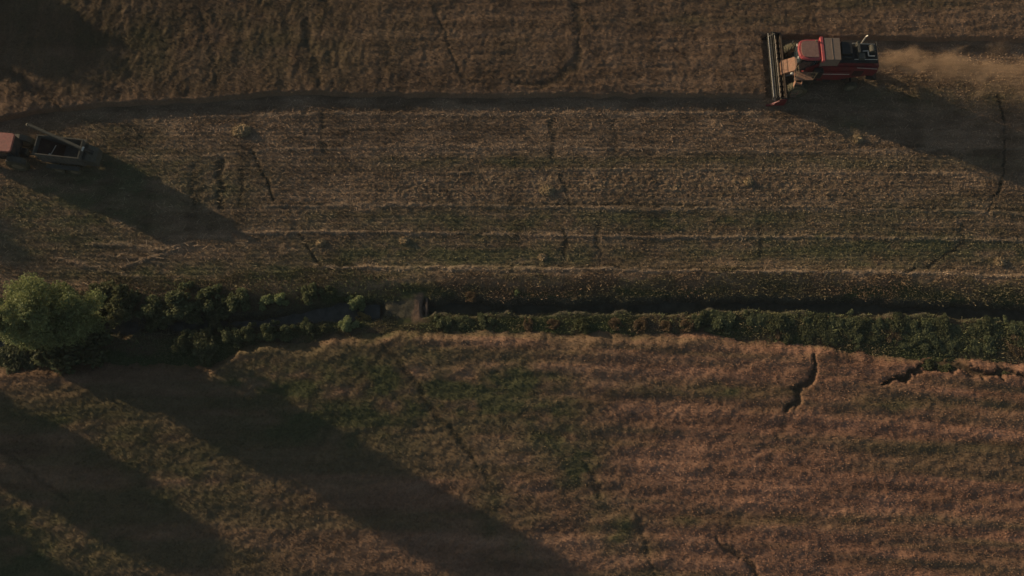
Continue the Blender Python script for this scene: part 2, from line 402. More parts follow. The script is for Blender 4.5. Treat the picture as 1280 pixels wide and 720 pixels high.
xs = axis(-47, 47, .10, 2200); ys = axis(-6, 49, .10, 2200)
gr = grid_mesh('ground', xs, ys, ground_z, ground_col, M['ground'])
tag(gr, 'brown stubble field with pale straw swaths, ruts and the ditch banks', 'field', kind='structure')

# ------------------------------------------------------------------ standing wheat: sheet of ears + stalks, one stuff object per field
def blades(n, box, zf, cf, sf, hmin, hmax, wid, sink=.08, lean=.5, bright=(.6, 1.5), flat=False):
    x = rng.uniform(box[0], box[1], n); y = rng.uniform(box[2], box[3], n)
    k = sf(x, y); x = x[k]; y = y[k]; n = len(x)
    z = zf(x, y)-sink; h = rng.uniform(hmin, hmax, n); t = rng.uniform(0, 2*math.pi, n); w_ = wid*rng.uniform(.6, 1.4, n)
    lx = rng.normal(.12, lean, n)*h; ly = rng.normal(-.05, lean, n)*h
    dx = np.cos(t)*w_; dy = np.sin(t)*w_
    if flat:
        V = np.stack([np.stack([x-dx*.5, y-dy*.5, z], 1), np.stack([x+dx*.5, y+dy*.5, z], 1),
                      np.stack([x+dx*.5+lx*3, y+dy*.5+ly*3, z+h], 1), np.stack([x-dx*.5+lx*3, y-dy*.5+ly*3, z+h], 1)], 1)
    else:
        V = np.stack([np.stack([x-dx*.35, y-dy*.35, z], 1), np.stack([x+dx*.35, y+dy*.35, z], 1),
                      np.stack([x+dx*.5+lx, y+dy*.5+ly, z+h], 1), np.stack([x-dx*.5+lx, y-dy*.5+ly, z+h*.9], 1)], 1)
    C = cf(x, y)*rng.uniform(bright[0], bright[1], n)[:, None]
    return V.reshape(-1, 3), np.arange(n*4).reshape(-1, 4), np.repeat(C, 4, 0)
def join_blades(name, parts, m):
    off = 0; Vs = []; Fs = []; Cs = []
    for V, Fc, C in parts: Vs.append(V); Fs.append(Fc+off); Cs.append(C); off += len(V)
    return np_mesh(name, np.concatenate(Vs), np.concatenate(Fs), np.concatenate(Cs), m)
def grid_arrays(xs, ys, zf, cf, sf):
    X, Y = np.meshgrid(xs, ys, indexing='ij'); x = X.ravel(); y = Y.ravel(); nx, ny = X.shape
    I = np.arange(nx*ny).reshape(nx, ny)
    Fc = np.stack([I[:-1,:-1], I[1:,:-1], I[1:,1:], I[:-1,1:]], -1).reshape(-1, 4)
    s = sf(x, y); Fc = Fc[(s[Fc] > -.12).all(1)]
    used = np.unique(Fc); rm = np.full(nx*ny, -1); rm[used] = np.arange(len(used)); Fc = rm[Fc]; x = x[used]; y = y[used]
    return np.stack([x, y, zf(x, y)], 1), Fc, cf(x, y)
xs2 = axis(-47, 47, .10, 140)
yu = axis(27, 49, .10, 140); yu = yu[yu > 27]
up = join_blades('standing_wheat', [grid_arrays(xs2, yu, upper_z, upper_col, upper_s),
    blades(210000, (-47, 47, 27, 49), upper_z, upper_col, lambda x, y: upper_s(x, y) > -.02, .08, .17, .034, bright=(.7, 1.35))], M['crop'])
tag(up, 'brown standing wheat along the top, its cut edge throwing a long dark band of shade', 'wheat', kind='stuff')
yl = axis(-6, 16.5, .10, 120); yl = yl[yl < 16.5]
yl_top = max(G(x, 410).y for x in (0, 1280))+1
yl = axis(-6, yl_top, .10, 120); yl = yl[yl <= yl_top]
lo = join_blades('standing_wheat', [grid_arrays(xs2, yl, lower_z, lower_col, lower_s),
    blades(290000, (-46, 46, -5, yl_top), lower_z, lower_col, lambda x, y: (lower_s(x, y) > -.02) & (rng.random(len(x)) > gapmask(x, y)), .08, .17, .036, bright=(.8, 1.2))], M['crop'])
tag(lo, 'reddish standing wheat with green patches filling the field below the ditch', 'wheat', kind='stuff')

# stubble and chaff
def stub_mask(x, y): return (upper_s(x, y) < -.15) & (y-ditch(x) > 2.2)
st = join_blades('wheat_stubble', [
    blades(200000, (-46, 46, 18, 45), ground_z, ground_col, stub_mask, .03, .11, .05, sink=.01, lean=.5, bright=(.7, 1.7)),
    blades(50000, (-46, 46, 18, 45), ground_z, lambda x, y: ground_col(x, y)*1.25, stub_mask, .01, .05, .05, sink=.0, lean=1.6, bright=(.8, 1.6), flat=True)], M['crop'])
tag(st, 'short cut stubble and loose chaff over the harvested middle strip', 'stubble', kind='stuff')

# verge grass
def verge_mask(x, y):
    d = y-ditch(x); p = vn(x*.5, y*.5, 131)+.5
    return (lower_s(x, y) < .9*rng.random(len(x))**2) & (d < 2.5+1.4*vn(x*.4, y*.4, 133)+1.3*sm((G(480,380).x-x)/4)) & ((np.abs(d) > .30+.25*p) | ((x < G(365,390).x) & (p > .35))) & ~((x > G(498,384).x) & (x < XC1+.1) & (np.abs(d) < 1.3))
def verge_col(x, y):
    t = sm(.42+1.7*fbm(x*.3, y*.5, 135, 4)); left = sm((G(560,400).x-x)/4); d = y-ditch(x)
    right = sm((x-G(800,400).x)/4)*(d < 0)
    t = np.clip(t*(1-.6*left)*(1-.45*right)+.42*(d > 0)*(1-left), 0, 1)
    return mixc(np.repeat(A3(.14,.15,.072), len(x), 0), A3(.27,.185,.11), t)
vg = join_blades('verge_grass', [
    blades(260000, (-46, 46, 10, 24), lambda x, y: ground_z(x, y, False), verge_col, verge_mask, .05, .20, .032, sink=.02, lean=.6, bright=(.7, 1.25)),
    blades(14000, (-46, 46, 10, 24), lambda x, y: ground_z(x, y, False), verge_col, lambda x, y: verge_mask(x, y) & (vn(x*.45, y*.6, 139) > .12), .18, .36, .04, sink=.03, lean=.5, bright=(.7, 1.4))], M['crop'])
tag(vg, 'rough green and brown grass and weeds on both banks of the ditch', 'grass', kind='stuff')

# water lying in the ditch
pts = [(-60,434),(60,421),(150,409),(250,405),(330,402),(370,397),(430,389),(474,386)]
def water(name, pts, z, hw, label, m='water'):
    b_ = bmesh.new(); L = [b_.verts.new(G(x, y)+Vector((0, hw, z))) for x, y in pts]; Rr = [b_.verts.new(G(x, y)+Vector((0, -hw, z))) for x, y in pts]
    for k in range(len(pts)-1): b_.faces.new((Rr[k], Rr[k+1], L[k+1], L[k]))
    me = bpy.data.meshes.new(name); b_.to_mesh(me); me.materials.append(M[m]); o = bpy.data.objects.new(name, me); col.objects.link(o)
    tag(o, label, 'water', kind='structure')
water('ditch_water', pts, -.56, 1.15, 'dull grey water standing in the wider left part of the ditch', 'skygrey')
water('ditch_water', [(530,385),(640,384),(760,383),(860,381),(950,379),(1050,383),(1150,385),(1280,393),(1400,399)], -.72, .85, 'black water in the narrow right part of the ditch')

# culvert under the crossing
c0 = G(533, 384); c0.z = 0; cz = ground_z(np.array([c0.x-1.2]), np.array([c0.y]), False)[0]
cul = empty('culvert', (c0.x, float(ditch(np.array([c0.x]))[0]), cz-1.08)); tag(cul, 'low concrete culvert headwall at the earth crossing over the ditch', 'culvert')
MB().box((0, .80, .48), (.16, .8, 1.0), .02).box((0, -.80, .48), (.16, .8, 1.0), .02).box((0, 0, .88), (.16, .8, .22), .02).build('headwall', M['concrete'], cul)
mb = MB()
for k in range(20):
    t0, t1 = 2*math.pi*k/20, 2*math.pi*(k+1)/20
    mb.box((-.35, .37*math.cos((t0+t1)/2), .42+.37*math.sin((t0+t1)/2)), (1.0, .12, .05), 0, (( (t0+t1)/2+math.pi/2), 0, 0))
mb.build('pipe', M['concrete'], cul)

# ------------------------------------------------------------------ trees and shrubs
def leaf_cloud(seed, n, clumps, size, cols):
    """clumps: list of (x,y,z,r). leaves on and in every clump"""
    g = np.random.default_rng(seed); cl = np.array(clumps, float); w_ = cl[:, 3]**2; w_ /= w_.sum()
    k = g.choice(len(cl), n, p=w_); d = g.normal(size=(n, 3)); d /= np.linalg.norm(d, axis=1)[:, None]
    rad = cl[k, 3]*(.55+.5*g.random(n)**.6)*(1+.25*np.sin(d[:, 0]*5+k)*np.cos(d[:, 1]*6+k))
    c = cl[k, :3] + d*rad[:, None]
    a_ = g.normal(size=(n, 3)); a_ /= np.linalg.norm(a_, axis=1)[:, None]; a_ = a_*.8+d*.3
    b_ = np.cross(a_, g.normal(size=(n, 3))); b_ /= np.linalg.norm(b_, axis=1)[:, None]; a_ /= np.linalg.norm(a_, axis=1)[:, None]
    s = size*g.uniform(.4, 1.5, n)[:, None]; a_ = a_*s; b_ = b_*s*.5
    V = np.stack([c-a_, c+b_, c+a_, c-b_], 1).reshape(-1, 3)
    tone = g.random(len(cl))[k]*.6+g.random(n)*.4
    C = np.array(cols[0])[None]*(1-tone)[:, None]+np.array(cols[1])[None]*tone[:, None]
    C = C*g.uniform(.75, 1.25, n)[:, None]
    return V, np.arange(n*4).reshape(-1, 4), np.repeat(C, 4, 0)
LEAFG = ((.055,.085,.025), (.15,.19,.06))
def tree(loc, h, rx, ry, seed, label, group=None, cols=LEAFG, n=26000, size=.13, nc=60, cr=(.09,.2), far=1.08, low=False):
    g = random.Random(seed); t = empty('tree', loc); tag(t, label, 'tree', group)
    zc = h*(.53 if low else .60); rz = h*(.48 if low else .40); cl = []
    while len(cl) < nc:
        p = Vector((g.uniform(-1, 1), g.uniform(-1, 1), g.uniform(-1, 1)))
        if not .35 < p.length < far: continue
        cl.append((p.x*rx*.82, p.y*ry*.82, zc+p.z*rz*.85, g.uniform(*cr)*(rx+ry)*(.55 if p.length > .95 else .8 if p.length > .8 else 1)))
    V, Fc, C = leaf_cloud(seed, n, cl, size, cols); np_mesh('crown', V, Fc, C, M['leaf'], t)
    mb = MB(); mb.tube((0,0,-.1), (.1,.05,h*.3), h*.030, h*.022, 10); mb.tube((.1,.05,h*.3), (0,.1,h*.62), h*.022, h*.010, 8)
    for k in range(12):
        c = cl[k*nc//12]; st_ = Vector((.08, .05, h*(.2+.03*k))); e = Vector(c[:3]); m_ = st_.lerp(e, .5)+Vector((0, 0, -.2))
        mb.tube(st_, m_, h*.010, h*.007, 6); mb.tube(m_, e, h*.007, h*.002, 6)
    mb.build('trunk', M['bark'], t); return t
tree(G(97, 409), 9.3, 3.9, 2.55, 12, 'big rounded light green tree on the ditch bank with a long shadow', n=90000, size=.085, nc=64, cols=((.14,.165,.065),(.34,.37,.16)), cr=(.08,.225), far=1.18, low=True)
L_of = lambda h: h/math.tan(SUN_EL)
def off_tree(tipx, tipy, h, rx, ry, seed, label):
    """tree outside the picture whose crown shadow ends at tipx,tipy"""
    tip = G(tipx, tipy); L = L_of(h); tree(tip-sdir*L, h, rx, ry, seed, label, group='trees beyond the left side of the field', n=16000, size=.2, nc=50)
off_tree(205, 118, 7.5, 4.0, 4.2, 21, 'rounded field tree past the left side, level with the top wheat')
off_tree(150, 148, 8.0, 2.2, 1.7, 25, 'slim field tree past the left side, level with the tractor')
off_tree(78, 338, 8.0, 3.0, 3.0, 22, 'field tree past the left side, level with the stubble below the tractor')
off_tree(385, 765, 8.8, 3.0, 2.9, 23, 'field tree past the left side, level with the ditch')
off_tree(160, 795, 7.5, 4.2, 4.0, 24, 'broad field tree past the left side, level with the lower wheat')

def shrub_proto(seed, rx, ry, h, cols, n, size, nc=22):
    g = random.Random(seed); t = empty('shrub', (0,0,0)); cl = []
    while len(cl) < nc:
        p = Vector((g.uniform(-1, 1), g.uniform(-1, 1), g.uniform(0, 1)))
        if p.length > 1: continue
        cl.append((p.x*rx*.95, p.y*ry*.95, .2*h+p.z*h*.62*(1-.35*abs(p.x)), g.choice((.13,.2,.3,.38))*min(rx, h)))
    V, Fc, C = leaf_cloud(seed, n, cl, size, cols); np_mesh('foliage', V, Fc, C, M['leaf'], t)
    mb = MB()
    for k in range(7):
        c = cl[k]; mb.tube((c[0]*.15, c[1]*.15, -.1), (c[0], c[1], c[2]), .035, .012, 6)
    mb.build('stem', M['bark'], t); return t
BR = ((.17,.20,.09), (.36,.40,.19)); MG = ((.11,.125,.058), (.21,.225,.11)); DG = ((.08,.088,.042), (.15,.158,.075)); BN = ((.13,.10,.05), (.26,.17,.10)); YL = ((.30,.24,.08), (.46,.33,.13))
protos = {}
def shrub(kind, px, py, s, label, group=None, hs=1.0, first={}):
    spec = dict(bright=(31,1,1,1.3,BR,4200,.085), mid=(32,1.1,1,1.1,MG,3600,.09), dark=(33,1.1,1,1.1,DG,3600,.09), brown=(34,1,.9,.9,BN,3000,.08), yellow=(35,.8,.8,1.1,YL,2200,.07), mid2=(36,1.3,.9,.9,MG,3800,.085))[kind]
    c = G(px, py); z = float(ground_z(np.array([c.x]), np.array([c.y]), False)[0])
    if kind not in protos: t = protos[kind] = shrub_proto(*spec)
    else: t = copy_tree(protos[kind])
    t.location = (c.x, c.y, z-.05); t.rotation_euler.z = random.uniform(0, 6.28); t.scale = (s*random.uniform(.85, 1.3), s*random.uniform(.8, 1.15), s*hs*random.uniform(.8, 1.15))
    if 'group' in t: del t['group']
    tag(t, label, 'shrub', group); return t
GRP = 'shrubs along the ditch'
shrub('bright', 334, 378, .62, 'left of the two bright green bushes side by side above the grey water', GRP, 1.2)
shrub('bright', 352, 376, .6, 'right of the two bright green bushes side by side above the grey water', GRP, 1.2)
shrub('bright', 446, 377, .85, 'tall bright green bush standing at the right end of the grey water', GRP, 1.5)
shrub('yellow', 452, 396, .65, 'yellowing bush just below the tall bright bush', GRP)
shrub('bright', 435, 407, .62, 'small bright bush on the near bank beside the yellowing bush', GRP)
shrub('mid', 392, 368, .85, 'mid green bush between the bright pair and the tall bright bush', GRP)
shrub('mid2', 412, 366, .6, 'small mid green bush just left of the tall bright bush', GRP)
shrub('mid', 228, 378, 1.25, 'largest of the mid green bushes right of the big tree', GRP)
shrub('mid', 190, 388, 1.2, 'mid green bush between the big tree and the largest bush', GRP)
shrub('mid2', 262, 376, 1.1, 'mid green bush right of the largest bush', GRP)
shrub('mid', 296, 378, 1.0, 'mid green bush just left of the bright green pair', GRP)
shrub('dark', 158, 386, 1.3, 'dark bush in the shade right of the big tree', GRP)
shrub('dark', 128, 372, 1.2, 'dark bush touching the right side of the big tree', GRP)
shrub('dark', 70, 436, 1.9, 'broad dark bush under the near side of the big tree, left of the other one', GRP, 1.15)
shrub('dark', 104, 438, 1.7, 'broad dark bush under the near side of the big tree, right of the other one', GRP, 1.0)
shrub('dark', 22, 444, 1.5, 'dark round bush below the big tree at the left side', GRP, .5)  # dark leaves put the shade of the hollow below the tree into the colour
for k, (x, y, s) in enumerate([(200,400,.9),(240,396,.8),(275,392,.8)]): shrub('dark', x, y, s, 'dark shaded bush low on the far ditch bank under the mid green bushes', GRP)  # dark leaf colour stands in for vegetation shade on the bank
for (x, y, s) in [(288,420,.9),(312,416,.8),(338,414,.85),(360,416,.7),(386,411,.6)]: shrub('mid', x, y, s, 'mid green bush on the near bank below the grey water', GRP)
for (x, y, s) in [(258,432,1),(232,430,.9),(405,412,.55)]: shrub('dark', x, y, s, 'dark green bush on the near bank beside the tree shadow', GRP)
shrub('mid', 553, 404, .6, 'first green bush right of the culvert on the near bank', GRP, .7)
shrub('mid2', 580, 403, .6, 'second green bush right of the culvert on the near bank', GRP, .7)
shrub('mid2', 608, 403, .6, 'third green bush right of the culvert on the near bank', GRP, .7)
shrub('dark', 729, 408, .6, 'lone dark bush on the near bank in the middle of the brown grass', GRP)
shrub('brown', 588, 372, .55, 'brown dry bush on the far bank just right of the culvert', GRP)
shrub('bright', 646, 366, .3, 'tiny pale bush on the far bank above the middle of the ditch', GRP)
r2 = random.Random(5)
for k in range(26):
    x = 872+k*17; y0 = 401+max(0, (x-980))*.035
    shrub('mid' if k % 3 else 'dark', x+r2.uniform(-5, 5), y0+r2.uniform(-2, 3), r2.uniform(.5, 1.0), ('mid' if k % 3 else 'dark')+' green bramble in the hedge strip along the near edge of the ditch, right half', GRP, .4)
for k in range(20):
    x = 975+k*17; y0 = 415+(x-980)*.06
    kd = ('brown', 'mid2', 'dark', 'mid')[r2.randrange(4)]
    nm = dict(brown='brown dry', mid2='spreading green', dark='dark green', mid='mid green')[kd]
    shrub(kd, x+r2.uniform(-8, 8), y0+r2.uniform(-3, 4), r2.uniform(.6, .95), nm+' bush in the second row of the hedge strip, nearer the lower wheat', GRP, .38)
for (x, y, s) in [(1160,460,.55),(1180,462,.6),(1252,470,.4)]: shrub('dark', x, y, s, 'dark low bush in the dark gap in the lower wheat at the right', GRP)
for (x, y, s) in [(660,405,.5),(690,406,.5),(770,406,.5),(800,407,.55),(832,408,.5),(858,408,.55)]:
    shrub('brown', x, y, s, 'dry brown bush on the near bank in the middle stretch of the ditch', GRP, .8)

# ------------------------------------------------------------------ straw heaps
def heap(px, py, r, h, label, seed):
    g = np.random.default_rng(seed); n = 900; t = g.uniform(0, 6.28, n); q = r*np.sqrt(g.random(n))
    x = np.cos(t)*q; y = np.sin(t)*q*.7; z = h*(1-(q/r)**2)*g.uniform(.5, 1, n)
    a_ = g.uniform(0, 6.28, n); L = g.uniform(.06, .2, n); e = g.normal(0, .05, n); dx = np.cos(a_)*L; dy = np.sin(a_)*L; wx = -np.sin(a_)*.018; wy = np.cos(a_)*.018
    V = np.stack([np.stack([x-dx+wx, y-dy+wy, z], 1), np.stack([x-dx-wx, y-dy-wy, z-.02], 1), np.stack([x+dx-wx, y+dy-wy, z+e-.02], 1), np.stack([x+dx+wx, y+dy+wy, z+e], 1)], 1).reshape(-1, 3)
    C = np.repeat(np.array([[.40,.29,.16]])*g.uniform(.6, 1.4, n)[:, None], 4, 0)
    c = G(px, py); c.z = float(ground_z(np.array([c.x]), np.array([c.y]))[0])
    tag(np_mesh('straw_heap', V, np.arange(n*4).reshape(-1, 4), C, M['straw'], loc=c), label, 'straw heap', 'straw heaps left on the stubble')
heap(302,164,.75,.35,'largest straw heap, just below the upper wheat and right of the trailer',1)
heap(401,303,.32,.22,'small straw heap at the lower left of the stubble, above the bright bushes',2)
heap(505,301,.32,.2,'small straw heap between the one above the bright bushes and mid field',3)
heap(684,238,.6,.22,'flat straw heap in the middle of the clod band',4)
heap(678,322,.28,.18,'tiny straw heap just above the lowest straw swath, mid field',5)
heap(1072,174,.4,.2,'pale straw heap at the tip of the harvester header shadow',6)
heap(935,228,.35,.22,'straw heap in the clod band right of mid field',7)
heap(1250,327,.45,.22,'straw heap near the right side above the lowest swath',8)

# ------------------------------------------------------------------ vehicles
def wheel(parent, c, r, wd, name='wheel', lug=22):
    t = MB(); hw = wd/2
    t.lathe((0,0,0), [(-hw*.75, r*.56), (-hw, r*.72), (-hw*.95, r*.9), (-hw*.6, r*.975), (0, r), (hw*.6, r*.975), (hw*.95, r*.9), (hw, r*.72), (hw*.75, r*.56)], 40)
    for k in range(lug):
        for s in (-1, 1):
            a_ = 2*math.pi*(k+.5*(s > 0))/lug; 
            m_ = Matrix.Rotation(a_, 3, 'Y') @ Matrix.Rotation(s*.6, 3, 'X')
            p = Matrix.Rotation(a_, 3, 'Y') @ Vector((r*1.0, s*hw*.45, 0))
            t.box(p, (.07*r, hw*1.05, .06*r), 0, m_)
    o = t.build(name, M['tyre'], parent, c)
    rm = MB().lathe((0,0,0), [(-hw*.80, r*.54), (-hw*.82, r*.50), (-hw*.35, r*.42), (-hw*.3, r*.15), (-hw*.5, r*.14), (hw*.5, r*.14), (hw*.3, r*.15), (hw*.35, r*.42), (hw*.82, r*.50), (hw*.80, r*.54)], 28)
    rm.build('rim', M['rim'], o)
    return o

# combine: local +x to its rear, origin on the ground under the front of the header
p0 = G(957, 90); base = empty('combine_harvester', (p0.x, p0.y, 0))
tag(base, 'red combine harvester with wide header working at the upper wheat edge', 'combine harvester')
HW = 3.08
hd = MB()
hd.prism([(.55,.14),(1.62,.10),(1.70,.95),(1.62,.97),(1.50,.26),(.58,.20)], -HW, HW)
hd.box((1.66,0,1.02), (.16, 2*HW-.06, .12), .02)
for k in range(9): hd.box((1.75, -2.8+k*.7, .55), (.08,.07,.8), .01)
header = hd.build('header', M['feeder'], base)
for s in (-1, 1):
    MB().prism([(-.45,.10),(.2,.42),(.9,.95),(1.75,1.02),(1.75,.08),(.2,.06)], s*HW-.05, s*HW+.05, .015).prism([(-.75,.05),(-.1,.16),(.25,.44),(.1,.06)], s*(HW+.02)-.09, s*(HW+.02)+.09).build('divider', M['red' if s < 0 else 'black'], header)
au = MB(); au.tube((1.2,-HW+.1,.48), (1.2,HW-.1,.48), .17, n=16)
N = 220; prev = None
for side in (-1, 1):
    prev = None
    for k in range(N):
        t = k/(N-1); y = side*(HW-.12-t*(HW-.6)); a_ = side*t*2*math.pi*5.2
        pin = au.bm.verts.new((1.2+.16*math.cos(a_), y, .48+.16*math.sin(a_))); pout = au.bm.verts.new((1.2+.30*math.cos(a_), y, .48+.30*math.sin(a_)))
        if prev: au.bm.faces.new((prev[0], prev[1], pout, pin))
        prev = (pin, pout)
au.build('auger', M['feeder'], header)
kb = MB(); kb.box((.52,0,.16), (.10,2*HW-.1,.035), 0)
for k in range(80): kb.box((.42, -HW+.1+k*(2*HW-.2)/79, .155), (.16,.025,.02), 0)
kb.build('cutter_bar', M['steel'], header)
RC = (.30, .98); rr = .48
rl = MB(); rl.tube((RC[0],-HW+.12,RC[1]), (RC[0],HW-.12,RC[1]), .075, n=12)
for k in range(5):
    a_ = 2*math.pi*k/5+2.75
    x, z = RC[0]+rr*math.cos(a_), RC[1]+rr*math.sin(a_)
    for j in range(7):
        y = -HW+.16+j*(2*HW-.32)/6; rl.tube((RC[0], y, RC[1]), (x, y, z), .02, n=6)
reel = rl.build('reel', M['black'], header)
for k in range(5):
    a_ = 2*math.pi*k/5+2.75; x, z = RC[0]+rr*math.cos(a_), RC[1]+rr*math.sin(a_)
    bt = MB(); bt.box((x, 0, z), (.045 if k else .075, 2*HW-.28, .04), .01, (0, .4, 0))
    for j in range(38): bt.tube((x, -HW+.2+j*.155, z), (x+.06, -HW+.2+j*.155, z-.24), .009, n=4)
    b_ = bt.build('reel_bat', M['white' if k == 0 else 'steel' if k == 3 else 'grey'], reel)
for s in (-1, 1):
    MB().box((.95, s*(HW-.08), 1.12), (1.5,.07,.10), .015, (0,.10,0)).build('reel_arm', M['black'], header)
# feeder house
fh = MB(); fh.prism([(1.70,.30),(1.70,.98),(3.3,1.95),(3.9,1.95),(3.9,1.15),(3.2,.85)], -.62, .62, .03)
fo = fh.build('feeder_house', M['dustmetal'], base)
MB().tube((1.95,-.66,.75), (1.95,.66,.75), .05, n=8).box((2.4,-.68,.95), (.9,.08,.14), .01, (0,-.55,0)).box((2.4,.68,.95), (.9,.08,.14), .01, (0,-.55,0)).build('drive_bar', M['steel'], fo)
# chassis and body
bd = MB()
bd.prism([(3.4,1.0),(3.4,2.5),(4.3,3.05),(6.3,3.15),(8.6,3.05),(9.05,2.75),(9.1,2.0),(8.6,1.5),(7.4,1.25),(6.6,.75),(4.6,.65),(3.8,.75)], -.92, .92, .04)
bd.build('body', M['red'], base)
for s in (-1, 1):
    sp = MB()
    prof = [(4.15,1.15),(3.95,1.6),(4.1,2.55),(4.6,2.85),(8.2,2.85),(9.0,2.65),(9.05,2.15),(8.5,1.65),(7.2,1.35),(6.4,1.02)]
    sp.prism(prof, s*1.0-.08, s*1.0+.08, .035)
    sp.prism([(4.3,1.35),(4.2,2.35),(7.0,2.40),(7.0,1.5),(6.3,1.25)], s*1.12-.05, s*1.12+.05, .03)
    o = sp.build('side_panel', M['red'], base)
    MB().box((5.5, s*1.185, 2.05), (3.0,.012,.07), 0, (0,.02,0)).build('pale_stripe', M['white'], o)
    MB().box((8.15, s*1.095, 2.72), (1.7,.03,.05), 0, (0,.1,0)).build('trim_rail', M['steel'], o)
    g = MB()
    for k in range(7): g.box((7.65, s*1.09, 1.72+k*.1), (.8,.02,.045), 0)
    g.build('louvre', M['black'], o)
# drive pulleys and belts on the near side
pu = MB()
for (x, z, r_) in [(4.5,1.0,.26),(5.6,.95,.34),(6.9,1.15,.22)]: pu.lathe((x,-1.0,z), [(-.05,r_),(0,r_*.9),(.05,r_)], 20)
pu.path([(4.5,-1.0,1.27),(5.6,-1.0,1.30),(6.9,-1.0,1.38)], .025, 6); pu.build('belt_drive', M['black'], base)
# cab
cb = MB(); cb.prism([(2.75,2.0),(2.62,2.9),(2.72,3.45),(4.15,3.45),(4.2,2.0)], -.83, .83, .03); cab = cb.build('cab', M['black'], base)
MB().prism([(2.80,2.12),(2.60,2.9),(2.74,3.42),(2.70,3.42),(2.55,2.9),(2.70,2.12)], -.76, .76).build('windscreen', M['glass'], cab)
for s in (-1, 1): MB().prism([(2.85,2.2),(2.74,2.9),(2.82,3.35),(3.95,3.35),(3.98,2.2)], s*.845-.012, s*.845+.012).build('side_window', M['glass'], cab)
out = []
for k in range(13):
    t = math.pi/2+math.pi*k/12; out.append((2.98+.55*math.cos(t), .90*(math.sin(t) if abs(math.sin(t)) < .999 else math.copysign(1, math.sin(t)))))
rnd = [(4.18,.90),(3.1,.90),(2.72,.82),(2.54,.62),(2.47,.3),(2.46,0),(2.47,-.3),(2.54,-.62),(2.72,-.82),(3.1,-.90),(4.18,-.90)]
rf = MB().slab(rnd, 3.46, 3.68, .06); ro = rf.build('roof', M['redlight'], cab)
MB().slab([(x*.0+3.42+(x-3.42)*.80, y*.82) for x, y in rnd], 3.685, 3.74, .02).build('roof_hatch', M['roofdust'], cab)
MB().tube((3.9,.7,3.68), (3.9,.7,3.86), .06, n=10).build('beacon', M['rim'], cab)
for s in (-1, 1):
    MB().path([(2.75,s*.85,3.1),(2.45,s*1.25,3.1),(2.45,s*1.25,2.6)], .02).box((2.43,s*1.25,2.75), (.05,.2,.36), .02).build('mirror', M['black'], cab)
    MB().box((2.5,s*.55,3.40), (.08,.22,.1), .02).build('work_light', M['white'], cab)
MB().box((3.5,-1.25,1.45), (1.3,.62,.9), .05).build('shade_filler', M['black'], base)  # added solid block, closes a slit of light in the harvester's shadow
MB().box((4.3,-1.28,2.35), (.7,.45,.9), .06).build('upper_shade_filler', M['black'], base)  # second added block higher up, also there to fill out the cast shadow
# platform, steps, rail on the near side
pf = MB(); pf.box((3.35,-1.28,1.95), (1.5,.75,.06), .01); 
for k in range(5): pf.box((2.95,-1.75-.08*k,1.62-.33*k), (.5,.22,.035), .005)
pf.box((2.68,-1.85,1.15), (.05,.28,1.5), 0, (-.2,0,0)).box((3.22,-1.85,1.15), (.05,.28,1.5), 0, (-.2,0,0))
plat = pf.build('platform', M['dustmetal'], base)
hr = MB(); hr.path([(2.62,-1.62,1.98),(2.62,-1.62,2.95),(2.62,-.95,2.95),(2.62,-.95,1.98)], .022).path([(2.62,-1.62,2.5),(2.62,-.95,2.5)], .018)
hr.build('handrail', M['rim'], plat)
MB().path([(3.3,-1.64,1.98),(3.3,-1.64,2.95),(4.05,-1.64,2.95),(4.05,-1.64,1.98)], .022).path([(3.3,-1.64,2.5),(4.05,-1.64,2.5)], .018).build('handrail', M['rim'], plat)
MB().lathe((2.35,-1.2,2.15), [(-.06,.02),(-.05,.13),(.05,.13),(.06,.02)], 14).build('headlight', M['white'], plat)
# grain tank
gt = MB(); gt.prism([(4.32,2.6),(4.22,3.66),(5.72,3.66),(5.75,2.6)], -.95, .95, .03); tank = gt.build('grain_tank', M['tan'], base)
MB().slab([(4.50,-.98),(5.72,-.98),(5.78,.98),(4.50,.98)], 3.665, 3.745, .02).build('tank_cover', M['tan'], tank)
MB().box((4.34,0,3.62), (.24,2.14,.30), .04).build('roof_bar', M['redlight'], tank)
MB().box((5.1,0,3.755), (.04,1.9,.02), .0).build('cover_rib', M['tan'], tank)
# engine deck
ed = MB(); ed.box((7.35,0,3.12), (3.05,1.72,.12), .02); deck = ed.build('engine_deck', M['black'], base)
MB().box((6.35,.2,3.38), (.85,1.1,.42), .05).tube((5.95,-.45,3.3),(6.8,-.45,3.3),.13,n=12).build('engine', M['black'], deck)
MB().box((7.35,.35,3.33), (.22,1.0,.36), .03).box((7.55,-.4,3.28), (.5,.5,.26), .04).build('radiator', M['grey'], deck)
MB().lathe((8.45,.25,3.30), [(-.28,.05),(-.28,.26),(.28,.26),(.28,.05)], 20).build('air_filter', M['grey'], deck)
MB().path([(7.7,.1,3.25),(8.1,.1,3.32),(8.1,-.35,3.32),(8.6,-.35,3.28)], .05).path([(6.4,.72,3.25),(7.0,.74,3.35),(8.7,.72,3.25)], .035).path([(7.0,-.6,3.22),(8.8,-.62,3.22)],.03).build('pipework', M['steel'], deck)
MB().tube((7.72,.86,3.1),(7.74,.9,4.0),.055,n=10).tube((7.74,.9,4.0),(7.86,.92,4.12),.055,n=10).build('exhaust_pipe', M['steel'], deck)
MB().path([(6.1,.84,3.2),(6.1,.84,3.55),(7.5,.84,3.55),(7.5,.84,3.2)], .018).path([(8.0,.84,3.2),(8.0,.84,3.5),(8.75,.84,3.5),(8.75,-.7,3.5),(8.75,-.7,3.2)], .018).build('deck_rail', M['grey'], deck)
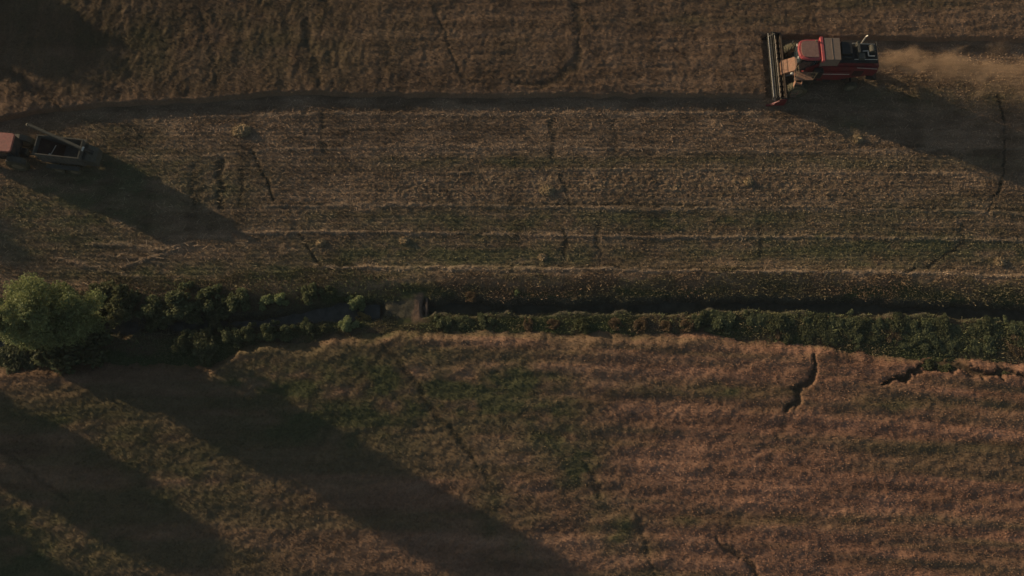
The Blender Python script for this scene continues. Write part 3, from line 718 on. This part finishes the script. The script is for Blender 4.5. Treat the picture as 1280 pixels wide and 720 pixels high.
# rear hood and chopper
MB().prism([(8.5,1.7),(8.7,2.9),(9.15,2.7),(9.35,1.8),(9.2,1.25),(8.6,1.3)], -.85, .85, .03).build('straw_hood', M['red'], base)
MB().prism([(8.7,1.25),(9.25,1.25),(9.75,.85),(9.6,.75),(8.8,.95)], -.95, .95, .02).build('straw_chopper', M['black'], base)
# axles and wheels
MB().tube((3.15,-1.6,.85),(3.15,1.6,.85),.14,n=10).tube((7.7,-1.2,.55),(7.7,1.2,.55),.09,n=10).box((5.4,-.55,.9),(4.8,.12,.22),.02).box((5.4,.55,.9),(4.8,.12,.22),.02).build('axle', M['black'], base)
for s in (-1, 1):
    wheel(base, (3.15, s*1.78, .84), .84, .62, 'front_wheel', 24)
    wheel(base, (7.7, s*1.32, .52), .52, .36, 'rear_wheel', 20)

for o in kids(base):
    k = o.name.split('.')[0]
    if k == 'header': o.scale.x = .60; o.location.x = .20; continue
    if k == 'feeder_house': o.scale.x = .93; o.location.x = -.55; o.location.y = -.12; continue
    o.location.y -= .30; o.location.x -= 1.0
    if not k.endswith('wheel'): o.scale.z = 1.10

# dust behind the combine
dm = bpy.data.materials.new('dust'); dm.use_nodes = True; n = dm.node_tree; n.nodes.remove(n.nodes['Principled BSDF'])
pv = n.nodes.new('ShaderNodeVolumePrincipled'); pv.inputs['Color'].default_value = (.90,.60,.37,1); pv.inputs['Anisotropy'].default_value = .15
tc = n.nodes.new('ShaderNodeTexCoord'); mp = n.nodes.new('ShaderNodeMapping'); mp.inputs['Scale'].default_value = (.38,.62,.6)
nz = n.nodes.new('ShaderNodeTexNoise'); nz.inputs['Scale'].default_value = 1.1; nz.inputs['Detail'].default_value = 4; nz.inputs['Roughness'].default_value = .6; nz.inputs['Distortion'].default_value = .5
n.links.new(tc.outputs['Object'], mp.inputs[0]); n.links.new(mp.outputs[0], nz.inputs['Vector'])
def mnode(op, a_=None, b_=None, c_=None):
    m_ = n.nodes.new('ShaderNodeMath'); m_.operation = op
    for i, v in enumerate((a_, b_, c_)):
        if v is None: continue
        if isinstance(v, (int, float)): m_.inputs[i].default_value = v
        else: n.links.new(v, m_.inputs[i])
    return m_.outputs[0]
def mrange(v, a0, a1, b0, b1):
    m_ = n.nodes.new('ShaderNodeMapRange'); m_.interpolation_type = 'SMOOTHSTEP'; n.links.new(v, m_.inputs[0])
    for i, q in enumerate((a0, a1, b0, b1)): m_.inputs[i+1].default_value = q
    return m_.outputs[0]
sx = n.nodes.new('ShaderNodeSeparateXYZ'); n.links.new(tc.outputs['Object'], sx.inputs[0])
X_, Y_, Z_ = sx.outputs
# plume widens and thins from the chopper to the rear (object x 0..22)
wid = mnode('MULTIPLY_ADD', X_, .12, .9)
cy = mnode('MULTIPLY', X_, -.13)
yy = mnode('DIVIDE', mnode('SUBTRACT', Y_, cy), wid)
zc = mnode('MULTIPLY_ADD', X_, .02, 1.3); zz = mnode('DIVIDE', mnode('SUBTRACT', Z_, zc), mnode('MULTIPLY_ADD', X_, .035, .8))
r2_ = mnode('SQRT', mnode('ADD', mnode('MULTIPLY', yy, yy), mnode('MULTIPLY', zz, zz)))
rn = mnode('ADD', r2_, mnode('MULTIPLY', mnode('SUBTRACT', nz.outputs[0], .45), 4.6))
fall = mrange(rn, .2, 1.25, 1, 0)
edge = mrange(r2_, 1.2, 1.75, 1, 0)
along = mnode('MULTIPLY', mrange(X_, 0, .8, 0, 1), mrange(X_, 0, 19, 1, .05))
dens = mnode('MULTIPLY', mnode('MULTIPLY', fall, edge), mnode('MULTIPLY', along, .9))
n.links.new(dens, pv.inputs['Density']); n.links.new(pv.outputs[0], n.nodes['Material Output'].inputs['Volume'])
d_ = bmesh.new()
rings = []
for k in range(12):
    x = k*20/11; ry = (1.75*(.95+.12*x)); rz = 1.75*(.8+.035*x); c_y = -.13*x; c_z = 1.3+.02*x; ring = []
    if k in (0, 11): ry *= .7; rz *= .7
    for j in range(16):
        a_ = 2*math.pi*j/16; ring.append(d_.verts.new((x, c_y+ry*math.cos(a_), max(.03, c_z+rz*math.sin(a_)))))
    rings.append(ring)
for A_, B_ in zip(rings, rings[1:]):
    for j in range(16): d_.faces.new((A_[j], A_[(j+1)%16], B_[(j+1)%16], B_[j]))
d_.faces.new(rings[0][::-1]); d_.faces.new(rings[-1]); bmesh.ops.recalc_face_normals(d_, faces=d_.faces)
me = bpy.data.meshes.new('dust_cloud'); d_.to_mesh(me); me.materials.append(dm); do = bpy.data.objects.new('dust_cloud', me); col.objects.link(do)
do.location = (p0.x+8.4, p0.y+.15, .15)
tag(do, 'orange cloud of chaff and dust blowing out behind the harvester', 'dust', kind='stuff')

# tractor at the left side, local +x to its rear, origin on the ground under the rear axle
hz = 2.65
ta = G(22, 186, 1.2); yaw = R(-5)
tr = empty('tractor', (ta.x, ta.y-.15, 0), yaw); tag(tr, 'red roofed tractor cut by the left side, pulling the grain trailer', 'tractor')
MB().prism([(-3.4,.95),(-3.5,1.55),(-3.3,1.78),(-1.35,1.95),(-1.35,.95)], -.42, .42, .05).build('hood', M['red'], tr)
MB().box((-2.3,0,.8),(2.9,.5,.45),.03).box((-.2,0,.85),(1.6,.55,.7),.04).build('chassis', M['black'], tr)
cbt = MB().prism([(-1.32,1.0),(-1.22,2.55),(.30,2.55),(.42,1.5),(.2,1.0)], -.74, .74, .03).build('cab', M['black'], tr)
MB().slab([(-1.40,-.66),(-1.25,-.80),(.30,-.80),(.45,-.66),(.45,.66),(.30,.80),(-1.25,.80),(-1.40,.66)], 2.56, 2.74, .05).build('roof', M['pink'], cbt)
for s in (-1, 1): MB().prism([(-1.18,1.5),(-1.12,2.48),(.2,2.48),(.3,1.6)], s*.752-.01, s*.752+.01).build('side_window', M['glass'], cbt)
MB().box((.385,0,2.05),(.02,1.3,.8),0,(0,-.11,0)).build('rear_window', M['glass'], cbt)
for s in (-1, 1):
    MB().prism([(-.55,1.45),(-.35,1.72),(.25,1.80),(.75,1.62),(.95,1.25),(.85,1.22),(.65,1.52),(.2,1.70),(-.3,1.62),(-.48,1.40)], s*.95-.22, s*.95+.22).build('mudguard', M['grey'], tr)
    wheel(tr, (.12, s*1.02, .82), .82, .52, 'rear_wheel', 24)
    wheel(tr, (-2.55, s*.92, .52), .52, .34, 'front_wheel', 20)
MB().path([(.6,0,.6),(1.55,0,.55)], .06).path([(.4,-.35,.7),(1.2,-.3,.55)], .035).path([(.4,.35,.7),(1.2,.3,.55)], .035).box((.75,.0,1.1),(.12,.5,.35),.02).build('hitch', M['grey'], tr)
MB().tube((-1.7,.3,1.8),(-1.7,.3,2.7),.045,n=10).build('exhaust_pipe', M['black'], tr)

# grain trailer
hb = 2.35
q = [G(47,169,hb), G(103,175,hb), G(98,198,hb), G(42,192,hb)]
cx = sum((v.x for v in q))/4; cyy = sum((v.y for v in q))/4
ax = ((q[1]-q[0])+(q[2]-q[3]))/2; yw = math.atan2(ax.y, ax.x); Lb = ax.length; Wb = (((q[0]-q[3])+(q[1]-q[2]))/2).length
tl = empty('grain_trailer', (cx, cyy, 0), yw); tag(tl, 'grey open grain trailer with a long unloading auger laid across its top', 'trailer')
HL, HWb = Lb/2, min(Wb/2, 1.15)
bx = MB(); th = .05
for s in (-1, 1): bx.box((0, s*HWb, 1.62), (2*HL, th, 1.42), .01)
for s in (-1, 1): bx.box((s*HL, 0, 1.62), (th, 2*HWb-th-.01, 1.42), .01)
bx.box((0, 0, .93), (2*HL-.1, 2*HWb-.1, .06), .0)
for k in range(6):
    for s in (-1, 1): bx.box((-HL+.2+k*(2*HL-.4)/5, s*(HWb+.05), 1.55), (.07,.05,1.25), 0)
body = bx.build('body', M['bed'], tl)
rm_ = MB()
for s in (-1, 1): rm_.box((0, s*HWb, 2.37), (2*HL+.14, .10, .07), .01)
for s in (-1, 1): rm_.box((s*HL, 0, 2.374), (.10, 2*HWb-.12, .07), .01)
rm_.build('top_rail', M['grey'], body)
MB().prism([(-HL+.06,2.0),(-HL+.06,.97),(-.2,.97)], -HWb+.06, HWb-.06).build('sloping_floor', M['tankred'], body)
MB().path([(-HL+.9,-.45,1.55),(-HL+1.25,.35,1.75)], .035).path([(-HL+.9,-.45,1.55),(-HL+1.1,-.75,1.6)], .035).tube((-HL+.9,-.45,1.5),(-HL+.9,-.45,1.7),.09,n=10).build('agitator', M['steel'], body)
fr = MB(); 
for s in (-1, 1): fr.box((.1, s*.55, .78), (2*HL+1.2, .12, .2), .01)
fr.path([(-HL,-.5,.7),(-HL-1.0,0,.6),(-HL,.5,.7)], .06).tube((-.55,-1.1,.5),(-.55,1.1,.5),.07,n=8).tube((.75,-1.1,.5),(.75,1.1,.5),.07,n=8)
fr.build('frame', M['black'], tl)
MB().prism([(HL+.03,.7),(HL+.03,1.9),(HL+.35,2.0),(HL+.95,1.5),(HL+.95,.75)], -HWb+.1, HWb-.15, .04).build('rear_housing', M['grey'], tl)
for s in (-1, 1):
    for x in (-.55, .75): wheel(tl, (x, s*1.15, .52), .52, .36, 'wheel', 18)
    MB().box((.1, s*1.2, 1.12), (2.7,.36,.04), .01).build('mudguard', M['grey'], tl)
inv = Matrix.Translation((cx, cyy, 0)) @ Matrix.Rotation(yw, 4, 'Z'); inv = inv.inverted()
a0 = inv @ G(36,156,2.75); a1 = inv @ G(103,186,2.6); a2 = inv @ G(116,191,2.0)
uo = MB().tube(a0, a1, .13, n=16).tube(a0+Vector((0,0,0)), a0+Vector((-.25,.08,-.22)), .15, .13, n=14).build('unloading_auger', M['grey'], tl)
MB().tube(a1.lerp(a0,.012), a1.lerp(a2,.12), .19, n=16).build('joint_collar', M['white'], uo)
MB().tube(a1.lerp(a2,.12), a2, .17, n=16).build('lower_tube', M['black'], uo)
hm = bpy.data.materials.new('haze'); hm.use_nodes = True; n = hm.node_tree; n.nodes.remove(n.nodes['Principled BSDF'])  # haze volume added to lift the blacks
pv = n.nodes.new('ShaderNodeVolumePrincipled'); pv.inputs['Color'].default_value = (.80,.90,1,1); pv.inputs['Density'].default_value = .00014; pv.inputs['Anisotropy'].default_value = 0
n.links.new(pv.outputs[0], n.nodes['Material Output'].inputs['Volume'])
ho = MB().box((0, 0, 33.5), (6000, 6000, 73)).build('haze', hm); tag(ho, 'thin even haze added over the fields to lift the dark tones', 'haze', kind='stuff')
print('SUNDIR', sdir, 'angle', math.degrees(math.atan2(sdir.y, sdir.x)))
print('box', Lb, Wb, math.degrees(yw))
